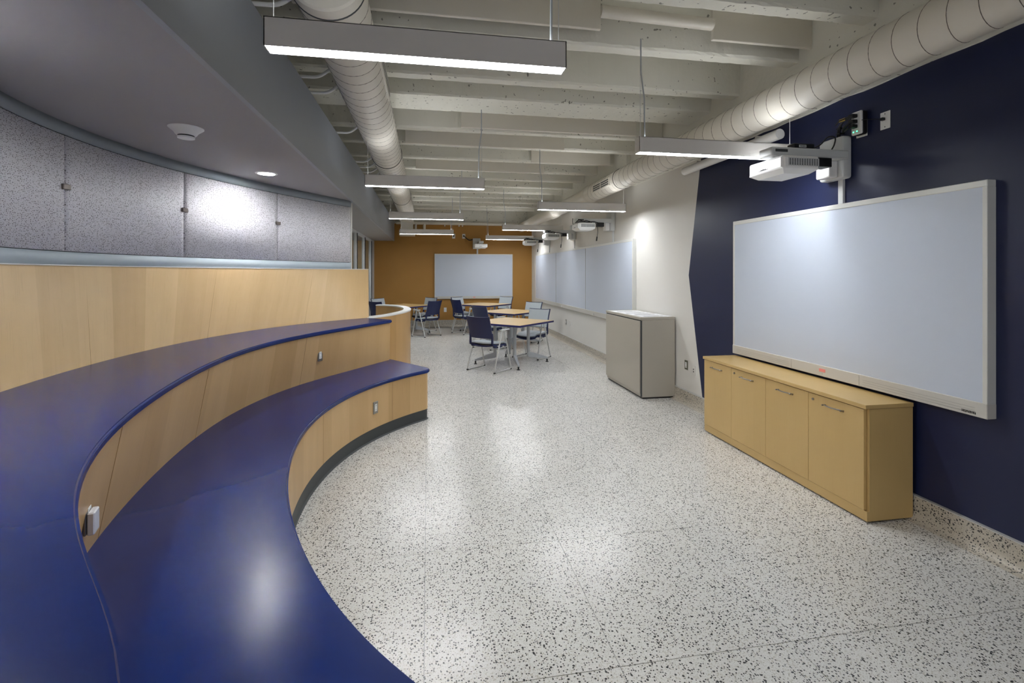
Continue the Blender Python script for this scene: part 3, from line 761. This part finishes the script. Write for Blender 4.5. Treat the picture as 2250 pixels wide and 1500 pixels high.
# near one: box on the arm, loop and feed cables
bm = bmesh.new(); add_box(bm, -.50, -.33, -.12, -.05, 2.512, 2.548, .003); tb_ = bobj('transmitter_box', bm, BLACK, p1, True)
box('white_label', -.46, -.40, -.1215, -.1195, 2.520, 2.538, LGREY, tb_)
bm = bmesh.new()
for i in range(6): add_box(bm, -.452 + i * .008, -.447 + i * .008, -.1225, -.121, 2.525, 2.533)
bobj('label_print', bm, DARKG, tb_)
tube('cable', fillet([(-.33, -.08, 2.52), (-.25, -.08, 2.55), (-.16, -.06, 2.63), (-.09, -.06, 2.63), (-.10, -.05, 2.56), (-.14, -.05, 2.51)], .06), .005, CABLE, p1, n=6)
bm = bmesh.new()
for dx, dy in ((0, 0), (.008, .006), (-.006, .01)):
    add_tube(bm, fillet([(-.03 + dx, -.02 + dy, 2.62), (-.035 + dx, -.04 + dy, 2.72), (-.05, -.10 + dy, 2.755 + dx), (-.06, -.16, 2.745 + dx)], .05), .006, 6)
for z in (2.66, 2.70): add_box(bm, -.05, -.01, -.05, -.015, z, z + .006)
bobj('feed_cable', bm, CABLE, p1, True)
# near power tap and data plate
t = empty('power_tap', (XR, 3.045, 2.68), 0, 'plug in power tap with green lights high on the navy wall', 'power tap')
box('wall_plate', -.006, 0, -.035, .055, -.085, .035, WHITEP, t, .002)
bm = bmesh.new(); add_box(bm, -.055, -.006, -.045, .04, -.075, .095, .012, 2); bobj('tap_back', bm, BLACK, t, True)
bm = bmesh.new(); add_box(bm, -.066, -.045, -.045, .04, -.075, .095, .01, 2); bobj('tap_face', bm, WHITEP, t, True)
for z in (.06, .02, -.015): box('plug', -.11, -.064, -.018, .022, z - .013, z + .013, BLACK, t, .004)
bm = bmesh.new(); add_tube(bm, fillet([(-.1, .0, .02), (-.14, .03, -.02), (-.12, .06, -.05), (-.1, .03, -.02)], .03), .008, 6); bobj('cable', bm, CABLE, t, True)
for y in (-.012, .018): box('status_led', -.068, -.065, y - .004, y + .004, -.055, -.048, LED, t)
box('cable_tag', -.09, -.085, .07, .12, .05, .07, GOLD, t); tube('tag_cable', [(-.1, .02, .06), (-.09, .12, .06), (-.07, .17, .045)], .005, CABLE, t, n=6)
d = empty('data_plate', (XR, 2.87, 2.66), 0, 'white data plate with one black plug beside the power tap', 'wall plate')
box('plate', -.006, 0, -.037, .037, -.06, .06, WHITEP, d, .002); box('plug', -.03, -.005, -.004, .02, .0, .02, BLACK, d, .003)
tube('cord', fillet([(-.03, .01, .01), (-.05, .06, .025), (-.06, .13, .04)], .03), .0025, CABLE, d, n=5)
for z in (-.045, .045): box('screw', -.0075, -.006, -.002, .002, z - .005, z + .005, DARKG, d)
# ochre wall plates
for x, s in ((.76, 'white data plate on the ochre wall left of the cable'), (1.06, 'white outlet plate with black plug on the ochre wall')):
    d = empty('wall_plate', (x, YF, 2.69), 0, s, 'wall plate'); box('plate', -.045, .045, -.007, 0, -.07, .07, WHITEP, d, .002)
    box('plug', -.02, .02, -.04, -.006, -.02, .03, BLACK, d, .003)
tag(tube('cable', fillet([(1.08, YF - .03, 2.68), (1.22, YF - .03, 2.56), (1.33, YF - .03, 2.60), (1.40, YF - .04, 2.58), (1.46, YF - .05, 2.55)], .06), .014, CABLE, n=6), 'black cable looping from ochre wall plate to the projector', 'cable')
for x, s in ((.51, 'small outlet low on the ochre wall, left one of two'), (.79, 'small outlet low on the ochre wall behind a dark chair')):
    outlet((x, YF - .001, .50), -math.pi / 2, s, 'low outlets on the ochre wall', WHITEP, w=.08, h=.13)
G = 'low outlets on the white wall'
outlet((XR - .001, 10.76, .47), math.pi, 'steel outlet low on the white wall under the long whiteboard', G)
outlet((XR - .001, 10.45, .47), math.pi, 'faint white plate beside the outlet under the long whiteboard', G, WHITEW)
outlet((XR - .001, 5.5, .465), math.pi, 'steel outlet low on the white wall right of the beige cabinet', G, M('dark_steel', srgb(112, 110, 96), .4, metal=.3))
d = empty('data_plate', (XR, 5.33, .43), 0, 'white data plate with two black ports by the navy paint edge', 'wall plate')
box('plate', -.006, 0, -.035, .035, -.06, .06, WHITEW, d, .002)
for z in (-.014, .014): box('port', -.0075, -.005, -.008, .008, z - .008, z + .008, BLACK, d)

# ------------------------------------------------------------------ maple credenza
cr = empty('credenza', (2.93, 3.56, 0), 0, 'long low maple cabinet with four doors against the navy wall', 'cabinet')
x0, x1, y0, y1 = 2.755 - 2.93, 3.105 - 2.93, 2.645 - 3.56, 4.49 - 3.56
box('carcass', x0 + .022, x1, y0 + .004, y1 - .004, .012, .728, WOODO, cr)
box('plinth', x0 + .004, x0 + .022, y0 + .004, y1 - .004, .012, .075, WOODO, cr)
box('top', x0 - .012, x1, y0 - .002, y1 + .002, .731, .757, WOODO, cr, .0015)
box('glides', x0 + .03, x1 - .02, y0 + .02, y1 - .02, 0, .012, BLACK, cr)
def Yat(px, X): return X / math.tan(TH + math.atan((px - CXP) / FPX))
seamsY = [y1 - .004] + [Yat(p, 2.755) - 3.56 for p in (1606.8, 1682, 1776)] + [y0 + .022]
for i in range(4):
    b, a = seamsY[i] - .0015, seamsY[i + 1] + .0015
    dr = box('door', x0, x0 + .02, a, b, .078, .724, WOODO, cr, .001)
    m = (a + b) / 2; hh = .075
    hd = tube('handle', fillet([(x0 + .002, m - hh, .665), (x0 - .012, m - hh, .672), (x0 - .028, m - hh + .02, .675), (x0 - .03, m, .672), (x0 - .028, m + hh - .02, .675), (x0 - .012, m + hh, .672), (x0 + .002, m + hh, .665)], .015), .0045, STEEL, dr, n=8)
    for s in (-1, 1): 
        bm = bmesh.new(); add_box(bm, x0 - .030, x0 + .001, m + s * hh - .006, m + s * hh + .006, .667, .675, .002); bobj('handle_foot', bm, STEEL, dr, True)
    if i in (1, 3):
        bm = bmesh.new(); add_tube(bm, [(x0 + .001, b - .045, .685), (x0 - .006, b - .045, .685)], .009, 14); bobj('lock', bm, STEEL, dr, True)

# ------------------------------------------------------------------ beige metal cabinet and papers
cb = empty('metal_cabinet', (2.885, 6.345, 0), 0, 'beige metal storage cabinet standing against the white wall', 'cabinet')
box('body', -.215, .235, -.60, .60, .02, 1.0, METC, cb, .003)
dd = box('door_panel', -.236, -.216, -.575, .60, .065, .985, METC, cb, .003)
box('side_reveal', -.228, -.214, -.60, -.579, .03, .99, DARKG, cb); box('top_reveal', -.226, -.214, -.58, .60, .985, 1.0, DARKG, cb)
box('top', -.238, .235, -.602, .602, 1.0, 1.035, METC, cb, .004); box('base', -.20, .225, -.59, .59, 0, .02, BLACK, cb)
for k, (y, x, r, s) in enumerate(((5.90, 2.90, .05, 'white printed sheet on the beige cabinet, nearest the camera'), (6.14, 2.90, -.04, 'second white printed sheet on the beige cabinet'), (6.40, 2.88, .03, 'third white printed sheet on the beige cabinet'), (6.68, 2.87, -.02, 'farthest white printed sheet on the beige cabinet'))):
    p = empty('paper_sheet', (x, y, 1.0352), r, s, 'paper', 'printed sheets on the beige cabinet')
    box('sheet', -.21, .21, -.11, .11, 0, .0015, PAPER, p)
    bm = bmesh.new()
    for i in range(3): add_box(bm, -.16 + i * .0, .16 - i * .04, -.06 + i * .03, -.048 + i * .03, .0015, .002)
    bobj('print', bm, INK, p)

# ------------------------------------------------------------------ tables
def make_table():
    t = empty('table', (0, 0, 0), 0, 'x', 'table', 'square maple tables with navy edge'); s = .545
    slab('edge_band', [(-s, -s), (s, -s), (s, s), (-s, s)], .708, .7385, NAVYE, t, .002)
    box('tabletop', -s + .004, s - .004, -s + .004, s - .004, .7385, .741, WOODT, t)
    box('under_frame', -.36, .36, -.025, .025, .68, .708, GREYM, t); box('under_frame', -.3, .3, -.24, -.19, .69, .708, GREYM, t)
    for q in range(4):
        a = math.pi / 4 + q * math.pi / 2; c, sn = math.cos(a), math.sin(a); R = .30; F = .66
        col_ = tube('column', [(c * R, sn * R, .70), (c * R, sn * R, .11)], .029, GREYM, t, n=14)
        bm = bmesh.new()
        # tapered foot
        w0, w1 = .028, .016; z = [(.175, .075), (.085, .055)]
        P = []
        for rr, w, (zt, zb) in ((R, w0, (.20, .10)), (R + .12, .024, (.165, .085)), (F, w1, (.085, .055))):
            P.append([bm.verts.new((c * rr - sn * y, sn * rr + c * y, zz)) for y, zz in ((-w, zb), (w, zb), (w, zt), (-w, zt))])
        for A, B in zip(P, P[1:]):
            for k in range(4): bm.faces.new((A[k], A[(k + 1) % 4], B[(k + 1) % 4], B[k]))
        bm.faces.new(P[0]); bm.faces.new(P[-1][::-1]); bobj('foot', bm, GREYM, t)
        lathe('glide', [(.03, 0), (.03, .006), (.014, .014), (.014, .06)], BLACK, t, c=(c * (F - .015), sn * (F - .015), 0), n=12)
    return t
T0 = make_table()
TS = [(1.47, 8.47, 'nearest square maple table with navy edge, between dark and grey chairs'), (1.81, 10.66, 'second square maple table, behind the nearest one'), (1.52, 13.22, 'far square maple table in front of the far whiteboard'), (-.60, 13.05, 'square maple table beyond the curled half wall')]
for i, (x, y, s) in enumerate(TS):
    t = T0 if i == 0 else copy_tree(T0); t.location = (x, y, 0); t.rotation_euler = (0, 0, math.radians(45 + (0, -3, 2, 4)[i])); t['label'] = s

# ------------------------------------------------------------------ chairs (local forward = +x)
def make_chair():
    c = empty('chair', (0, 0, 0), 0, 'x', 'chair', 'sled base armchairs around the square tables')
    for s in (-1, 1):
        y = s * .275
        p = fillet([(-.235, y, .012), (.235, y, .012), (.07, y * .97, .655), (-.01, y * .97, .655)], .035, 3, closed=True)
        bm = bmesh.new(); add_tube(bm, p, .011, 8, closed=True); bobj('side_frame', bm, SILV, c, 60)
        for x in (-.225, .225): box('glide', x - .02, x + .02, y - .012, y + .012, 0, .02, BLACK, c, .004)
        bm = bmesh.new(); add_box(bm, -.05, .19, y - .022, y + .022, .662, .682, .009, 2); bobj('armrest', bm, LGREY, c, True)
    tube('cross_bar', [(.05, -.262, .40), (.05, .262, .40)], .009, SILV, c); tube('cross_bar', [(-.1, -.262, .42), (-.1, .262, .42)], .009, SILV, c)
    # seat shell grid
    def sheet(name, fn, nu, nv, thick, mat, off=0):
        v = [fn(i / nu, j / nv) for i in range(nu + 1) for j in range(nv + 1)]
        f = [(i * (nv + 1) + j, (i + 1) * (nv + 1) + j, (i + 1) * (nv + 1) + j + 1, i * (nv + 1) + j + 1) for i in range(nu) for j in range(nv)]
        bm = bmesh.new(); vs = [bm.verts.new(p) for p in v]
        for q in f: bm.faces.new([vs[k] for k in q])
        bmesh.ops.recalc_face_normals(bm, faces=bm.faces[:]); bmesh.ops.solidify(bm, geom=bm.faces[:], thickness=thick)
        return bobj(name, bm, mat, c, True)
    def seat(u, v):
        x = -.215 + .44 * u; w = .235 - .03 * max(0, u - .6) / .4 * 1; y = (v - .5) * 2 * w
        z = .445 + .012 * abs(2 * v - 1) ** 3 - .035 * max(0, (u - .75) / .25) ** 2 + .02 * (1 - u) ** 4 * 1
        return (x, y, z)
    sheet('seat_shell', lambda u, v: (lambda p: (p[0], p[1] * 1.02, p[2] - .018 - .02 * math.sin(math.pi * v)))(seat(u, v)), 10, 10, .022, NAVYP)
    sheet('seat_pad', lambda u, v: (lambda p: (p[0] * .93, p[1] * .93, p[2] + .014 + .012 * math.sin(math.pi * v) * math.sin(math.pi * min(1, u * 1.2) if u < .83 else math.pi * .999)))(seat(u, v)), 10, 10, .022, PADG)
    def back(u, v, dx=0, k=1):
        z = .545 + .345 * u; w = (.225 + .01 * u) * k; y = (v - .5) * 2 * w
        x = -.212 - .085 * u - .02 * u * u - .032 * (1 - (2 * v - 1) ** 2) + dx
        return (x, y, z + .012 * abs(2 * v - 1) ** 3 * u)
    sheet('back_shell', back, 8, 12, .014, NAVYP)
    sheet('back_pad', lambda u, v: back(.03 + .94 * u, v, .016, .95), 8, 12, .014, PADG)
    for s in (-1, 1):
        y = s * .222
        bm = bmesh.new(); P = []
        for x, z, w in ((.12, .415, .02), (-.05, .40, .03), (-.17, .415, .035), (-.215, .46, .03), (-.213, .56, .024), (-.222, .63, .02)):
            P.append([bm.verts.new((x - (.0 if z < .44 else w / 2), y - .013, z + (w if z < .44 else 0))), bm.verts.new((x - (.0 if z < .44 else w / 2), y + .013, z + (w if z < .44 else 0))),
                      bm.verts.new((x + (.0 if z < .44 else w / 2), y + .013, z - (w if z < .44 else 0) * .6)), bm.verts.new((x + (.0 if z < .44 else w / 2), y - .013, z - (w if z < .44 else 0) * .6))])
        for A, B in zip(P, P[1:]):
            for k in range(4): bm.faces.new((A[k], A[(k + 1) % 4], B[(k + 1) % 4], B[k]))
        bm.faces.new(P[0]); bm.faces.new(P[-1][::-1]); bobj('upright', bm, NAVYP, c, True)
    return c
C0 = make_chair()
CS = [(1.00, 7.94, 46, 'nearest navy backed armchair, its back to the camera at the nearest table'),
      (1.94, 8.98, 226, 'grey fronted armchair on the far right side of the nearest table'),
      (1.30, 10.24, 35, 'navy backed armchair directly behind the nearest navy chair'),
      (2.30, 11.15, 224, 'grey fronted armchair at the second table, behind the nearer grey one'),
      (.97, 12.82, 30, 'navy backed armchair on the left side of the far table'),
      (-.03, 12.45, 134, 'navy backed armchair right of the half wall, facing left'),
      (-.13, 13.62, 222, 'grey fronted armchair behind the table beyond the half wall'),
      (-1.13, 13.45, 318, 'grey fronted armchair in the far left corner, mostly hidden'),
      (-1.06, 12.35, 48, 'navy backed armchair half hidden behind the curled half wall'),
      (1.03, 13.78, 312, 'grey fronted armchair behind the far table at its left'),
      (2.06, 13.80, 226, 'grey fronted armchair behind the far table at its right')]
for i, (x, y, a, s) in enumerate(CS):
    c = C0 if i == 0 else copy_tree(C0); c.location = (x, y, 0); c.rotation_euler = (0, 0, math.radians(a)); c['label'] = s
